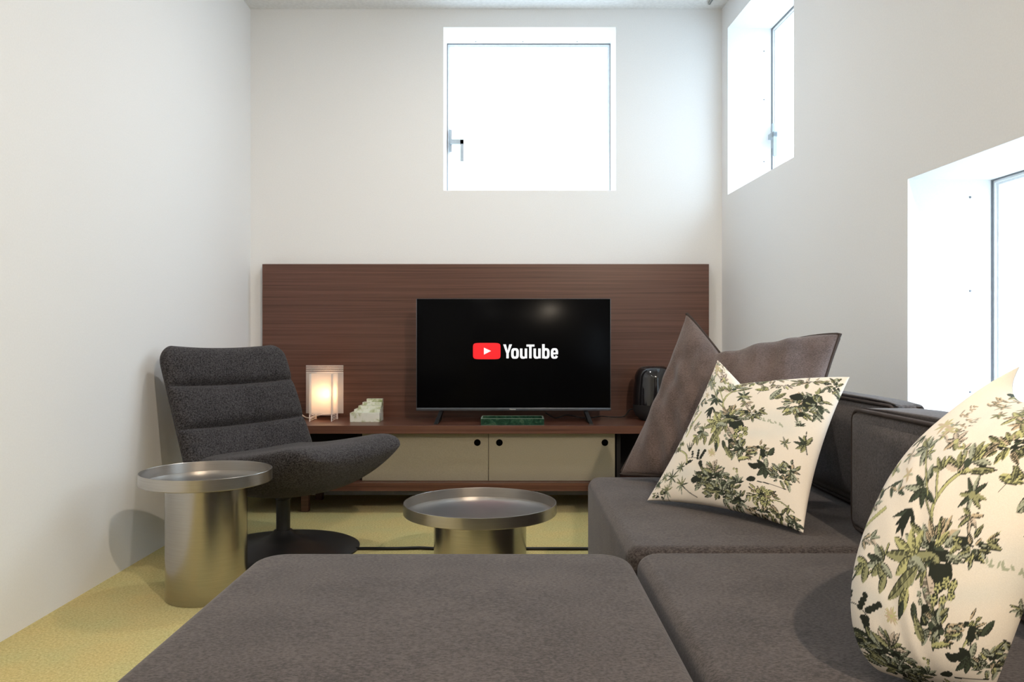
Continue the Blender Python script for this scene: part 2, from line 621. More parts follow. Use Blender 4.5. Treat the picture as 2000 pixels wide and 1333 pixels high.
# track spots hanging from the rail behind the viewer's field (real fittings that light the cushions)
def spot(y, aim, power):
    t = empty('track_spot', (1.02, y, CEIL - 0.012), 0, None, 'spotlight')
    d = (Vector(aim) - Vector((1.02, y, CEIL - 0.12))).normalized()
    q = d.to_track_quat('-Z', 'Y')
    box('adapter', -0.012, 0.012, -0.05, 0.05, -0.03, -0.001, M['white_plastic'], t, 0.003)
    tube('arm', [(0, 0, -0.03), (0, 0, -0.085)], 0.006, M['white_plastic'], t)
    hd = lathe('head', [(0.0, 0.05), (0.030, 0.05), (0.034, 0.045), (0.034, -0.05), (0.029, -0.05), (0.029, 0.03), (0.0, 0.03)], M['white_plastic'], t, n=32)
    hd.location = (0, 0, -0.11)
    hd.rotation_mode = 'QUATERNION'
    hd.rotation_quaternion = q
    ld = bpy.data.lights.new('spot_light', 'SPOT')
    ld.energy = power
    ld.color = (1.0, 0.84, 0.66)
    ld.spot_size = R(100)
    ld.spot_blend = 0.9
    ld.shadow_soft_size = 0.028
    lo = bpy.data.objects.new('spot_light', ld)
    link(lo, t)
    lo.location = Vector((0, 0, -0.11)) + d * 0.06
    lo.rotation_mode = 'QUATERNION'
    lo.rotation_quaternion = q
    return t


tag(spot(-0.25, (-0.2, 2.2, 0.3), SPOT_W), 'white track spotlight nearest the window wall end of the rail')
tag(spot(-1.2, (-0.5, 1.5, 0.4), SPOT_W * 0.25), 'white track spotlight further back along the rail')


def downlight(x, y, label, power=DOWN_W, tint=(1.0, 0.95, 0.89)):
    t = empty('ceiling_downlight', (x, y, CEIL), 0, label, 'downlight')
    lathe('trim_ring', [(0.075, 0.0), (0.075, -0.006), (0.060, -0.006), (0.060, 0.0)], M['white_plastic'], t, n=40)
    lathe('diffuser', [(0.0, -0.003), (0.060, -0.003)], M['downlight'], t, n=40)
    ld = bpy.data.lights.new('downlight_lamp', 'AREA')
    ld.shape = 'DISK'
    ld.size = 0.12
    ld.energy = power
    ld.color = tint
    lo = bpy.data.objects.new('downlight_lamp', ld)
    link(lo, t)
    lo.location = (0, 0, -0.012)


downlight(-0.10, 3.05, 'round ceiling downlight above the lower steel table', 8.0, (1.0, 0.96, 0.92))
downlight(-0.65, 0.9, 'unseen fill downlight added above the left end of the ottoman')  # this and the next two are unseen fill lights, added for brightness
downlight(-0.65, -1.0, 'unseen fill downlight added behind the viewer on the left')
downlight(0.45, -1.3, 'unseen fill downlight added behind the viewer on the right')

# ------------------------------------------------------------------ media unit
PX0, PX1 = -1.3015, 1.0268
pn = box('wall_panel', PX0, PX1, 4.150, 4.185, 0.10, 1.2139, M['wood'], None, 0.0015, 1)
tag(pn, 'wide dark walnut panel with horizontal grain standing behind the television', 'panel')
SH = 0.4145
unit = empty('media_cabinet', (-0.137, 3.95, 0), 0, 'long low walnut media cabinet with two greige sliding doors', 'cabinet')


def ub(name, x0, x1, y0, y1, z0, z1, mat, bev=0.0012, parent=unit):
    ox, oy = 0.137, -3.95
    o = box(name, x0 + ox, x1 + ox, y0 + oy, y1 + oy, z0, z1, mat, parent, bev, 1)
    return o


ub('top_board', PX0, PX1, 3.74, 4.149, SH - 0.038, SH, M['wood'])
ub('bottom_board', PX0, PX1, 3.74, 4.149, 0.107, 0.1455, M['wood'])
ub('back_panel', PX0, PX1, 4.125, 4.148, 0.1456, SH - 0.0382, M['inside'])
for x in (-0.735, 0.512, PX0 + 0.012, PX1 - 0.012):
    ub('divider', x - 0.01, x + 0.01, 3.83, 4.124, 0.1456, SH - 0.0382, M['inside'])
for (x0, x1, y, holes) in ((-0.714, -0.113, 3.792, (-0.165,)), (-0.111, 0.490, 3.790, (-0.060, 0.442))):
    d = ub('sliding_door', x0, x1, y, y + 0.018, 0.1462, SH - 0.0385, M['door'])
    for hx in holes:
        h = lathe('finger_hole', [(0.0, 0.0), (0.0148, 0.0), (0.0158, -0.0012), (0.0158, 0.004)], M['hole'], d, n=32)
        h.rotation_euler = (R(-90), 0, 0)
        h.location = (hx + 0.137, y - 3.95 - 0.0006, 0.3285)
for x in (-0.985, -0.1, 0.78):
    for y in (3.80, 4.08):
        ub('leg', x - 0.018, x + 0.018, y - 0.018, y + 0.018, 0.0, 0.1068, M['wood'])

# ------------------------------------------------------------------ television
TVY = 3.90
tv = empty('television', (0.0075, TVY, SH), 0, 'flat black television on two splayed feet showing a red and white logo', 'television')


def tb(name, x0, x1, y0, y1, z0, z1, mat, bev=0.001, parent=tv):
    return box(name, x0, x1, y0, y1, z0 - SH, z1 - SH, mat, parent, bev, 2)


tb('back_shell', -0.474, 0.474, 0.006, 0.055, 0.473, 1.0175, M['black'], 0.004)
scr = tb('screen', -0.4735, 0.4735, 0.0, 0.0059, 0.4856, 1.0180, M['screen'], 0.0008)
bz = tb('bezel', -0.4762, 0.4762, -0.004, 0.0059, 0.4715, 0.4854, M['bezel'], 0.001)
tb('top_trim', -0.4762, 0.4762, -0.0015, 0.0059, 1.0181, 1.0200, M['bezel'], 0.0004)
for s in (-1, 1):
    tb('side_trim', s * 0.4762 - (0.0024 if s > 0 else 0), s * 0.4762 + (0.0024 if s < 0 else 0), -0.0015, 0.0059, 0.4857, 1.0180, M['bezel'], 0.0004)
    bm = bmesh.new()
    bm_box(bm, -0.009, 0.009, -0.10, 0.11, 0, 0.004)
    for (ya, yb) in ((-0.10, 0.004), (0.045, 0.11)):
        top = 0.015 if ya < 0 else 0.04
        q = [bm.verts.new(p) for p in ((-0.009, ya if ya < 0 else yb - 0.02, 0.0), (0.009, ya if ya < 0 else yb - 0.02, 0.0), (0.009, ya + 0.02 if ya < 0 else yb, 0.0), (-0.009, ya + 0.02 if ya < 0 else yb, 0.0),
                                       (-0.009, top, 0.0595), (0.009, top, 0.0595), (0.009, top + 0.018, 0.0595), (-0.009, top + 0.018, 0.0595))]
        for f in ((0, 1, 2, 3), (4, 5, 6, 7), (0, 1, 5, 4), (1, 2, 6, 5), (2, 3, 7, 6), (3, 0, 4, 7)):
            bm.faces.new([q[i] for i in f])
    for v in bm.verts:
        v.co.x += -s * 0.018 * (v.co.z / 0.06)
    ft = from_bm('foot', bm, M['black'], tv)
    ft.location = (s * 0.372, 0, 0.0)
tx = bpy.data.curves.new('maker_lettering', 'FONT')
tx.body = 'Hisense'
tx.size = 0.0095
tx.align_x = 'CENTER'
tx.extrude = 0.0002
tx.materials.append(M['white_plastic'])
tmp = bpy.data.objects.new('lettering_curve', tx)
to = link(bpy.data.objects.new('maker_lettering', bpy.data.meshes.new_from_object(tmp)), bz)
bpy.data.objects.remove(tmp)
to.location = (-0.004, -0.0044, 0.4752 - SH)
to.rotation_euler = (R(90), 0, 0)

# logo on the screen, drawn as flat shapes; units of the crop it was measured on

def L2(u, v):
    """measured logo coordinates -> local x,z on the tv"""
    return (0.00027571 * u - 0.25814, 0.43935 - 0.00027571 * v)


def flat(name, polys, mat, y):
    bm = bmesh.new()
    for k, P in enumerate(polys):
        bm.faces.new([bm.verts.new((L2(u, v)[0], y - 0.00002 * k, L2(u, v)[1])) for u, v in P])
    return from_bm(name, bm, mat, scr)


def superellipse(x0, x1, y0, y1, p, n=40, a0=0.0, a1=2 * math.pi):
    cx, cy, hx, hy = (x0 + x1) / 2, (y0 + y1) / 2, (x1 - x0) / 2, (y1 - y0) / 2
    out = []
    for i in range(n + 1):
        a = a0 + (a1 - a0) * i / n
        c, s = math.cos(a), math.sin(a)
        out.append((cx + hx * math.copysign(abs(c) ** (2 / p), c), cy + hy * math.copysign(abs(s) ** (2 / p), s)))
    return out


def band(outer, inner):
    return [[outer[i], outer[i + 1], inner[i + 1], inner[i]] for i in range(len(outer) - 1)]


flat('logo_badge', [superellipse(216, 706, 184, 474, 7.0, 64)[:-1]], M['youtube_red'], -0.0006)
flat('logo_triangle', [[(410, 268), (538, 327), (410, 392)]], M['logo_white'], -0.0010)
flat('letter', [[(752, 210), (802, 210), (830, 322), (852, 370), (852, 458), (808, 458), (808, 370)], [(830, 322), (860, 210), (910, 210), (852, 370)]], M['logo_white'], -0.0008)
flat('letter', band(superellipse(893, 1030, 277, 465, 3.2), superellipse(940, 983, 317, 426, 3.0)), M['logo_white'], -0.0008)
for x in (1050, 1290):
    flat('letter', [[(x, 283), (x + 45, 283), (x + 45, 400), (x, 400)], [(x + 84, 283), (x + 129, 283), (x + 129, 458), (x + 84, 458)]] +
         band(superellipse(x, x + 112, 330, 465, 3.0, 24, 0.25, math.pi), superellipse(x + 45, x + 92, 362, 428, 2.6, 24, 0.25, math.pi)), M['logo_white'], -0.0008)
flat('letter', [[(1165, 212), (1308, 212), (1308, 250), (1165, 250)], [(1213, 250), (1258, 250), (1258, 458), (1213, 458)]], M['logo_white'], -0.0008)
flat('letter', [[(1443, 205), (1490, 205), (1490, 458), (1443, 458)]] + band(superellipse(1443, 1576, 277, 465, 3.0), superellipse(1489, 1531, 317, 426, 2.8)), M['logo_white'], -0.0008)
flat('letter', [[(1630, 355), (1728, 355), (1726, 388), (1630, 388)]] +
     band(superellipse(1598, 1728, 277, 465, 3.0, 40, -math.pi * 2 + 0.02, -0.30 * math.pi * 0 - math.pi * 2 + 2 * math.pi - 0.9 + 0.9 - 5.6 + 5.6 - 0.0)[0:0] or superellipse(1598, 1728, 277, 465, 3.0, 40, 0.42, 2 * math.pi),
          superellipse(1643, 1685, 315, 428, 2.8, 40, 0.42, 2 * math.pi)), M['logo_white'], -0.0008)

# ------------------------------------------------------------------ things on the shelf
# acrylic lamp
LX, LY = -0.945, 4.0
lamp = empty('table_lamp', (LX, LY, SH), 0, 'glowing table lamp of crossed frosted acrylic sheets', 'lamp')


def sheet(name, x0, x1, y0, y1, z0, z1, mat, parent=lamp):
    return box(name, x0 - LX, x1 - LX, y0 - LY, y1 - LY, z0 - SH, z1 - SH, mat, parent, 0.0006, 1)


bp = sheet('back_sheet', -1.0515, -0.861, 4.066, 4.069, 0.443, 0.652, M['frost'])
sheet('clear_band', -1.0515, -0.861, 4.066, 4.069, 0.6525, 0.686, M['clear'], )
for z in (0.6525, 0.661, 0.6695, 0.678, 0.6855):
    sheet('edge_line', -1.0515, -0.861, 4.0646, 4.0658, z, z + 0.0022, M['edge'])
fs = sheet('front_sheet', -0.9955, -0.8915, 3.952, 3.955, 0.447, 0.652, M['frost'])
for z in (0.448, 0.456):
    sheet('edge_line', -0.9955, -0.8915, 3.9508, 3.9518, z - 0.004, z - 0.002, M['edge'])
for X in (-0.9976, -0.8893):
    sp = sheet('side_sheet', X - 0.0015, X + 0.0015, 3.92, 4.0640, 0.4475, 0.65, M['frost'])
    for (ya, yb) in ((3.92, 3.932), (4.045, 4.0640)):
        sheet('foot', X - 0.0015, X + 0.0015, ya, yb, SH, 0.4473, M['edge'])
    for i in range(4):
        z = 0.4185 + i * 0.0078
        sheet('rung', X - 0.0013, X + 0.0013, 3.9325, 4.0445, z, z + 0.0022, M['edge'])
lathe('bulb', [(0.0, 0.150), (0.007, 0.147), (0.011, 0.140), (0.012, 0.131), (0.009, 0.120), (0.006, 0.112), (0.0, 0.112)], M['bulb'], lamp, (0.012, 0.02, 0), n=24)
lathe('bulb_holder', [(0.0, 0.1118), (0.008, 0.1118), (0.008, 0.036), (0.03, 0.034), (0.03, 0.031), (0.0, 0.031)], M['white_plastic'], lamp, (0.012, 0.02, 0), n=24)
tube('cord', spline([(-0.004, 0.02, 0.033), (-0.06, 0.075, 0.012), (-0.10, 0.06, 0.006), (-0.13, 0.03, 0.03), (-0.16, 0.09, 0.006)]), 0.0035, M['white_plastic'], lamp)
lp = bpy.data.lights.new('bulb_light', 'POINT')
lp.energy = 0.65
lp.color = (1.0, 0.55, 0.26)
lp.shadow_soft_size = 0.014
lpo = link(bpy.data.objects.new('bulb_light', lp), lamp)
lpo.location = (0.012, 0.006, 0.135)

# stepped onyx block
st = empty('stepped_block', (-0.73, 3.98, SH), 0, 'pale green onyx block carved as small stairs beside the lamp', 'ornament')
xl0, xr, yf0, yb = -0.795, -0.6500, 3.905, 4.025
for k in range(5):
    z0 = 0 if k == 0 else 0.046 + (k - 1) * 0.0155 + 0.0001
    z1 = 0.046 + k * 0.0155
    box('step', xl0 + k * 0.0165 + 0.73, xr + 0.73, yf0 + k * 0.022 - 3.98, yb - 3.98, z0, z1, M['pale_marble'], st, 0.001, 1)

# dark green marble tray
tr = empty('marble_tray', (0.002, 3.84, SH), 0, 'shallow dark green marble tray with pale rim under the television', 'tray')
bm = bmesh.new()
w, d0, d1, h, t = 0.1495, -0.078, 0.078, 0.030, 0.007
bm_box(bm, -w, w, d0, d1, 0, 0.006)
bm_box(bm, -w, w, d0, d0 + t, 0.006, h)
bm_box(bm, -w, w, d1 - t, d1, 0.006, h)
bm_box(bm, -w, -w + t, d0 + t, d1 - t, 0.006, h)
bm_box(bm, w - t, w, d0 + t, d1 - t, 0.006, h)
from_bm('tray_body', bm, M['dark_marble'], tr)
bm = bmesh.new()
e = 0.0012
bm_box(bm, -w, w, d0, d0 + t, h + .0001, h + e)
bm_box(bm, -w, w, d1 - t, d1, h + .0001, h + e)
bm_box(bm, -w, -w + t, d0 + t, d1 - t, h + .0001, h + e)
bm_box(bm, w - t, w, d0 + t, d1 - t, h + .0001, h + e)
from_bm('polished_rim', bm, plain('polished_green_rim', (0.30, 0.40, 0.33), 0.15), tr)

# smart speaker
spk = empty('smart_speaker', (0.712, 4.005, SH), 0, 'black domed loudspeaker with smoked glossy top beside the dark pillow', 'speaker')
lathe('cloth_base', [(0.0, 0.0), (0.062, 0.0), (0.068, 0.004), (0.088, 0.022), (0.100, 0.045), (0.104, 0.08), (0.0, 0.08)], M['speaker_cloth'], spk, n=72)
pf = [(0.104, 0.0802)]
for k in range(0, 7):
    pf.append((0.104 - 0.0085 * (k / 6) ** 2, 0.0802 + 0.125 * k / 6))
for k in range(1, 13):
    a = k / 12 * math.pi / 2
    pf.append((0.0955 - 0.055 + 0.055 * math.cos(a), 0.2052 + 0.068 * math.sin(a)))
pf += [(0.03, 0.2735), (0.0, 0.274)]
lathe('dome', pf, M['speaker_top'], spk, n=72, sharp=60)
tube('power_cable', spline([(-0.06, 0.085, 0.05), (-0.105, 0.085, 0.045), (-0.14, 0.07, 0.012), (-0.20, 0.06, 0.010), (-0.26, 0.06, 0.014), (-0.31, 0.05, 0.007), (-0.36, 0.06, 0.007), (-0.43, 0.06, 0.02), (-0.47, 0.07, 0.008), (-0.50, 0.06, 0.007), (-0.54, 0.08, 0.03)]), 0.0028, M['cable'], spk)


# ------------------------------------------------------------------ steel tray tables
def tray_table(name, x, y, r, h, rb, lip, label):
    t = empty(name, (x, y, 0), 0, label, 'table', kind=None)
    t['group'] = 'round steel tray tables'
    lathe('drum', [(0.0, 0.0), (rb - 0.002, 0.0), (rb, 0.002), (rb, h - lip - 0.0002), (0.0, h - lip - 0.0002)], M['steel'], t, n=128)
    lathe('tray_top', [(0.0, h - lip), (r - 0.002, h - lip), (r, h - lip + 0.002), (r, h - 0.0006), (r - 0.0006, h), (r - 0.0024, h), (r - 0.003, h - 0.0006), (r - 0.003, h - lip + 0.0035), (r - 0.0045, h - lip + 0.003), (0.0, h - lip + 0.003)], M['tray_steel'], t, n=160)
    return t


tray_table('side_table', -0.975, 2.544, 0.2009, 0.4007, 0.1235, 0.037, 'taller brushed steel tray table on a wide drum near the left wall')
tray_table('coffee_table', -0.1098, 2.746, 0.263, 0.259, 0.1590, 0.038, 'lower brushed steel tray table in the middle of the carpet')

# black cable across the carpet
fc = tube('floor_cable', [(-0.62, 3.092, 0.0060), (-0.45, 3.094, 0.0060), (-0.36, 3.100, 0.0070), (-0.30, 3.092, 0.0060), (0.0, 3.092, 0.0060), (0.30, 3.091, 0.0060), (0.9, 3.092, 0.0060)], 0.0060, M['cable'])
tag(fc, 'thin black cable lying straight across the carpet behind the lower steel table', 'cable')

# ------------------------------------------------------------------ swivel lounge chair
CH = empty('lounge_chair', (-0.8906, 3.10, 0), R(-29), 'charcoal upholstered swivel lounge chair with channelled back', 'chair')


def pad(name, prof, mat, parent, nphi=96, sub=24):
    """prof: list of (u, z, nu, nz, half_w, t_front, t_back, lift) along the pad; closed superelliptic sections"""
    P = np.array(prof, float)
    n = len(P)
    T = np.linspace(0, n - 1, (n - 1) * sub + 1)

    def interp(col):
        out = []
        c = P[:, col]
        c = np.concatenate([[2 * c[0] - c[1]], c, [2 * c[-1] - c[-2]]])
        for t in T:
            i = min(int(t), n - 2)
            f = t - i
            a, b, cc, d = c[i], c[i + 1], c[i + 2], c[i + 3]
            out.append(0.5 * (2 * b + (cc - a) * f + (2 * a - 5 * b + 4 * cc - d) * f * f + (3 * b - a - 3 * cc + d) * f ** 3))
        return np.array(out)
    u, z, nu, nz, hw, tf, tb_, lf = [interp(k) for k in range(8)]
    ln = np.sqrt(nu ** 2 + nz ** 2)
    nu, nz = nu / ln, nz / ln
    G = np.zeros((nphi, len(T), 3))
    for k in range(nphi):
        a = 2 * math.pi * k / nphi
        c, s = math.cos(a), math.sin(a)
        cs = math.copysign(abs(c) ** 0.62, c)
        ss = math.copysign(abs(s) ** 0.80, s)
        v = hw * cs
        th = np.where(ss > 0, tf, tb_) * ss
        off = th + lf * (np.abs(cs) ** 2.2)
        G[k, :, 0] = u + nu * off
        G[k, :, 1] = v
        G[k, :, 2] = z + nz * off
    return grid_mesh(name, G, mat, parent, wrap_u=True, caps=True)


# backrest: u forward, bottom to top; normal faces forward and up
bp0, bp1 = np.array((-0.195, 0.335)), np.array((-0.368, 0.775))
dv = bp1 - bp0
nv = np.array((dv[1], -dv[0])) / np.linalg.norm(dv)
prof = []
L = np.linalg.norm(dv)
seams = [0.30, 0.66]
ts = sorted(set([-0.02, 0.0, 0.02, 0.06, 0.12, 0.18, 0.24, 0.275, 0.295, 0.305, 0.325, 0.36, 0.42, 0.48, 0.54, 0.60, 0.635, 0.655, 0.665, 0.685, 0.72, 0.78, 0.84, 0.90, 0.94, 0.97, 0.99, 1.003, 1.008]))
for t in ts:
    p = bp0 + dv * t
    # pillowy channels
    tf = 0.066
    for s in seams:
        tf -= 0.040 * math.exp(-abs(t - s) / 0.034)
    tbk = 0.052
    hw = 0.322 - 0.012 * t
    if t > 0.86:
        e = (t - 0.86) / 0.149
        k = math.sqrt(max(0.0, 1 - min(e, 1) ** 2.4))
        tf *= k
        tbk *= k
        hw = hw * (0.80 + 0.20 * math.sqrt(max(0, 1 - min(e, 1) ** 2)))
    if t < 0.04:
        k = math.sqrt(max(0.0, 1 - ((0.04 - t) / 0.061) ** 2))
        tf *= k
        tbk *= k
    prof.append((p[0], p[1], nv[0], nv[1], hw, tf, tbk, 0.042))
pad('backrest', prof, M['chair'], CH, sub=4)
# seat: back to front; lens shaped body with a soft nose
prof = []
for t in (0.0, 0.004, 0.02, 0.06, 0.12, 0.2, 0.3, 0.4, 0.5, 0.6, 0.7, 0.78, 0.85, 0.91, 0.955, 0.985, 0.996, 1.0):
    u = -0.235 + 0.625 * t
    zc = 0.338 + 0.050 * max(0, (t - 0.30) / 0.70) ** 1.4
    tf = 0.040 + 0.026 * t
    tbk = 0.080 + 0.045 * math.sin(math.pi * min(1, t * 1.02)) ** 0.7
    end = eb = 1.0
    if t > 0.76: end = math.sqrt(max(0.0, 1 - ((t - 0.76) / 0.2403) ** 2.4))
    if t > 0.62: eb = math.sqrt(max(0.0, 1 - ((t - 0.62) / 0.3803) ** 2.5))
    if t < 0.10: end = eb = math.sqrt(max(0.0, 1 - ((0.10 - t) / 0.1002) ** 2))
    hw = 0.300 - 0.006 * t
    if t < 0.3: hw *= 0.92 + 0.08 * t / 0.3
    if t > 0.72: hw *= 0.74 + 0.26 * end
    prof.append((u, zc, -0.10, 1.0, hw, tf * end, tbk * eb, 0.042 * min(1.0, 0.35 + 0.8 * t) * (0.25 + 0.75 * end)))
pad('seat', prof, M['chair'], CH, sub=4)
lathe('swivel_plate', [(0.0, 0.232), (0.055, 0.232), (0.055, 0.222), (0.035, 0.212), (0.0, 0.212)], M['black'], CH, n=48)
lathe('column', [(0.0, 0.218), (0.031, 0.218), (0.031, 0.2), (0.0265, 0.196), (0.0265, 0.06), (0.0, 0.06)], M['black'], CH, n=48)
lathe('base_disc', [(0.0, 0.078), (0.034, 0.078), (0.040, 0.070), (0.055, 0.055), (0.09, 0.042), (0.16, 0.029), (0.24, 0.018), (0.283, 0.012), (0.293, 0.007), (0.291, 0.0), (0.0, 0.0)], M['black'], CH, n=128)

# ------------------------------------------------------------------ sofa modules and ottoman
SEAT = 0.3625
SX0 = 0.250
ot = empty('ottoman', (-0.137, 1.20, 0), 0, 'large low grey brown upholstered ottoman in the foreground', 'ottoman')
cushion_block('body', -0.405, 0.389, -0.55, 0.515, 0.004, SEAT - 0.002, 0.075, 0.030, M['sofa'], ot, 0.004)

far = empty('sofa_module', (0.62, 2.18, 0), 0, 'far grey brown sofa seat module carrying the dark pillow', 'sofa')
cushion_block('seat', SX0 - 0.62, 0.975 - 0.62, 1.724 - 2.18, 2.660 - 2.18, 0.004, SEAT, 0.045, 0.034, M['sofa'], far, 0.006)
tube('seat_piping', [(SX0 - 0.62 + 0.006, y - 2.18, SEAT - 0.031) for y in np.linspace(1.765, 2.62, 12)], 0.0035, M['sofa_pipe'], far)
near = empty('sofa_module', (0.62, 1.2, 0), 0, 'near grey brown sofa seat module beside the ottoman', 'sofa')
cushion_block('seat', 0.262 - 0.62, 0.975 - 0.62, 0.65 - 1.2, 1.716 - 1.2, 0.004, SEAT - 0.001, 0.055, 0.030, M['sofa'], near, 0.005)


def back_cushion(label, x0, x1, y0, y1, z0, z1):
    ox, oy = (x0 + x1) / 2, (y0 + y1) / 2
    par = empty('back_cushion', (ox, oy, 0), 0, label, 'sofa cushion')
    # rounded box lying against the wall side; rounding on all edges
    bm = bmesh.new()
    bm_box(bm, x0 - ox, x1 - ox, y0 - oy, y1 - oy, z0, z1)
    bmesh.ops.subdivide_edges(bm, edges=bm.edges[:], cuts=7, use_grid_fill=True)
    r = 0.028
    hx, hy, hz = (x1 - x0) / 2, (y1 - y0) / 2, (z1 - z0) / 2
    c = Vector(((x0 + x1) / 2 - ox, (y0 + y1) / 2 - oy, (z0 + z1) / 2))
    for v in bm.verts:
        p = v.co - c
        fy = 1 - (abs(p.y) / hy) ** 4
        fz = 1 - (abs(p.z) / hz) ** 4
        fx = 1 - (abs(p.x) / hx) ** 4
        if p.x < -hx * 0.98: v.co.x -= 0.012 * fy * fz
        if p.z > hz * 0.98: v.co.z += 0.008 * fy * fx
    sh = [e for e in bm.edges if e.calc_face_angle(0) > R(50)]
    bmesh.ops.bevel(bm, geom=sh, offset=r, segments=6, affect='EDGES', profile=0.5)
    o = from_bm('cover', bm, M['sofa'], par, True)
    # piping round the front face
    e = 0.010
    pts = []
    for q, (sy, sz) in enumerate(((1, 1), (-1, 1), (-1, -1), (1, -1))):
        for k in range(9):
            a = q * math.pi / 2 + k * math.pi / 16
            rr = 0.030
            pts.append((x0 - ox + 0.006, c.y + sy * (hy - e - rr) + rr * math.cos(a), c.z + sz * (hz - e * 0.4 - rr) + rr * math.sin(a)))
    tube('piping', pts, 0.0042, M['sofa_pipe'], par, closed=True)
    return o


back_cushion('near grey brown sofa back cushion with piped edge below the low window', 0.800, 0.965, 0.80, 1.895, SEAT + 0.008, 0.655)
back_cushion('far sofa back cushion mostly hidden behind the leaning pillows', 0.915, 1.000, 1.903, 2.60, SEAT + 0.008, 0.658)


# ------------------------------------------------------------------ floral print (flat colours on the cotton)
def make_print(seed=4):
    rnd = random.Random(seed)
    items = []
    OL = (0.31, 0.31, 0.16)
    YG = (0.50, 0.49, 0.23)
    SG = (0.38, 0.40, 0.30)
    DK = (0.022, 0.026, 0.018)
    DG = (0.055, 0.070, 0.045)
    TA = (0.55, 0.44, 0.30)
    PK = (0.62, 0.52, 0.42)

    def leaf(x, y, ang, ln, wd, fill, dark=DK, style=0):
        items.append(('leaf', x, -y, ang, ln * 1.05, wd * 1.25, fill, dark, style))

    def stem(pts, wd, fill=YG, dark=DK):
        Q = spline([(x, -y, 0) for x, y in pts], 8)
        items.append(('stem', [(q[0], q[1]) for q in Q], wd * 1.1, fill, dark))

    def blob(x, y, rx, ry, col, rough=0.35):
        items.append(('blob', x, -y, rx, ry, col, rough, rnd.random() * 10))

    def star(x, y, n, ln, wd, fills, a0=0.0, spread=360, dark=DK, core=None):
        for k in range(n):
            a = a0 + spread * k / n + rnd.uniform(-9, 9)
            leaf(x, y, a, ln * rnd.uniform(.75, 1.1), wd, rnd.choice(fills), dark)
        if core: blob(x, y, ln * .2, ln * .2, core, .2)

    def bush(x, y, rx, ry, n, ln, fills, dk=0.5):
        for k in range(int(n * dk)):
            a = rnd.uniform(0, 6.283)
            q = rnd.random() ** .5 * .62
            blob(x + rx * q * math.cos(a), y + ry * q * math.sin(a), rx * rnd.uniform(.10, .22), ry * rnd.uniform(.10, .22), rnd.choice((DK, DG)), .5)
        for k in range(int(n * 1.35)):
            a = rnd.uniform(0, 6.283)
            q = rnd.random() ** .6
            leaf(x + rx * q * .8 * math.cos(a), y + ry * q * .8 * math.sin(a), math.degrees(math.atan2(-math.sin(a) * ry, math.cos(a) * rx)) + rnd.uniform(-50, 50), ln * rnd.uniform(.5, 1.15), ln * rnd.uniform(.22, .4), rnd.choice(fills), DK, rnd.choice((0, 1, 1)))

    def florets(x, y, r, n, col=YG):
        for k in range(n):
            a = rnd.uniform(0, 6.283)
            q = rnd.random() ** .5 * r
            cx, cy = x + q * math.cos(a), y + q * math.sin(a)
            blob(cx, cy, r * .30, r * .30, DK, .3)
            for j in range(5):
                leaf(cx, cy, j * 72 + rnd.uniform(-12, 12), r * .32, r * .20, col, DG, 2)
            blob(cx, cy, r * .06, r * .06, DK, .1)
    greens = (OL, YG, SG, SG, TA)
    pale = (PK, SG, TA, YG)
    # soft sky tints in the cloth
    for (x, y, rx, ry) in ((1010, 560, 190, 70), (930, 690, 150, 45), (330, 940, 130, 50), (240, 560, 60, 120), (1090, 640, 90, 60), (600, 230, 90, 60), (480, 800, 90, 50)):
        items.append(('tint', x, -y, rx, ry, (0.70, 0.68, 0.62)))
    # tree
    stem([(672, 510), (645, 440), (648, 395), (678, 335), (725, 285)], 15, YG)
    stem([(650, 395), (625, 345), (612, 310)], 11, YG)
    stem([(660, 470), (610, 420), (575, 385)], 9, OL)
    blob(575, 322, 17, 16, DG, .15)
    star(700, 285, 6, 75, 24, (YG, OL, PK), 10, 200)
    star(620, 300, 4, 60, 20, (YG, OL), 60, 160)
    star(566, 375, 6, 82, 24, (DG, DG, SG), 90, 300)
    for a in (215, 235, 260, 300):
        leaf(545, 450, a, 88, 15, DK if a > 230 else DG)
    leaf(530, 480, 250, 70, 16, DK)
    leaf(520, 490, 285, 62, 15, DK)
    star(808, 362, 8, 66, 18, (SG, OL, DG), 0, 360, DK, OL)
    star(830, 430, 6, 58, 17, (PK, OL, TA), 150, 250)
    star(470, 345, 5, 30, 10, pale, 0, 360, TA)
    # central bush
    bush(700, 560, 120, 70, 26, 74, greens, .8)
    blob(745, 640, 55, 52, DK, .5)
    blob(825, 512, 34, 18, DK, .5)
    blob(905, 560, 28, 20, DK, .5)
    bush(880, 530, 75, 48, 18, 50, greens, .7)
    star(600, 600, 8, 105, 36, (OL, SG, YG), 20, 360)
    leaf(640, 620, 235, 175, 44, OL, DK, 1)
    leaf(610, 700, 262, 110, 38, YG, DK, 1)
    leaf(690, 640, 300, 120, 52, PK, DK, 1)
    leaf(650, 740, 285, 78, 26, DG)
    leaf(600, 750, 265, 70, 22, DG)
    florets(690, 710, 40, 5, SG)
    florets(795, 690, 58, 9)
    blob(720, 770, 26, 40, DK, .5)
    blob(800, 765, 34, 20, DK, .5)
    bush(790, 815, 90, 62, 26, 55, greens, .6)
    bush(925, 815, 60, 42, 16, 44, greens, .7)
    leaf(720, 880, 120, 110, 34, OL, DK, 1)
    leaf(760, 885, 10, 85, 24, YG)
    for k in range(12):
        leaf(930 + k * 14, 575 + k * 5 + rnd.uniform(-10, 10), rnd.uniform(0, 180), 24, 9, SG, SG, 2)
    # little plant left of the bush
    stem([(490, 590), (478, 650), (430, 740)], 8, YG)
    star(480, 660, 7, 75, 26, (OL, SG, DG), 100, 260)
    star(430, 690, 4, 62, 24, (OL, YG), 160, 160)
    leaf(505, 690, 265, 72, 26, OL)
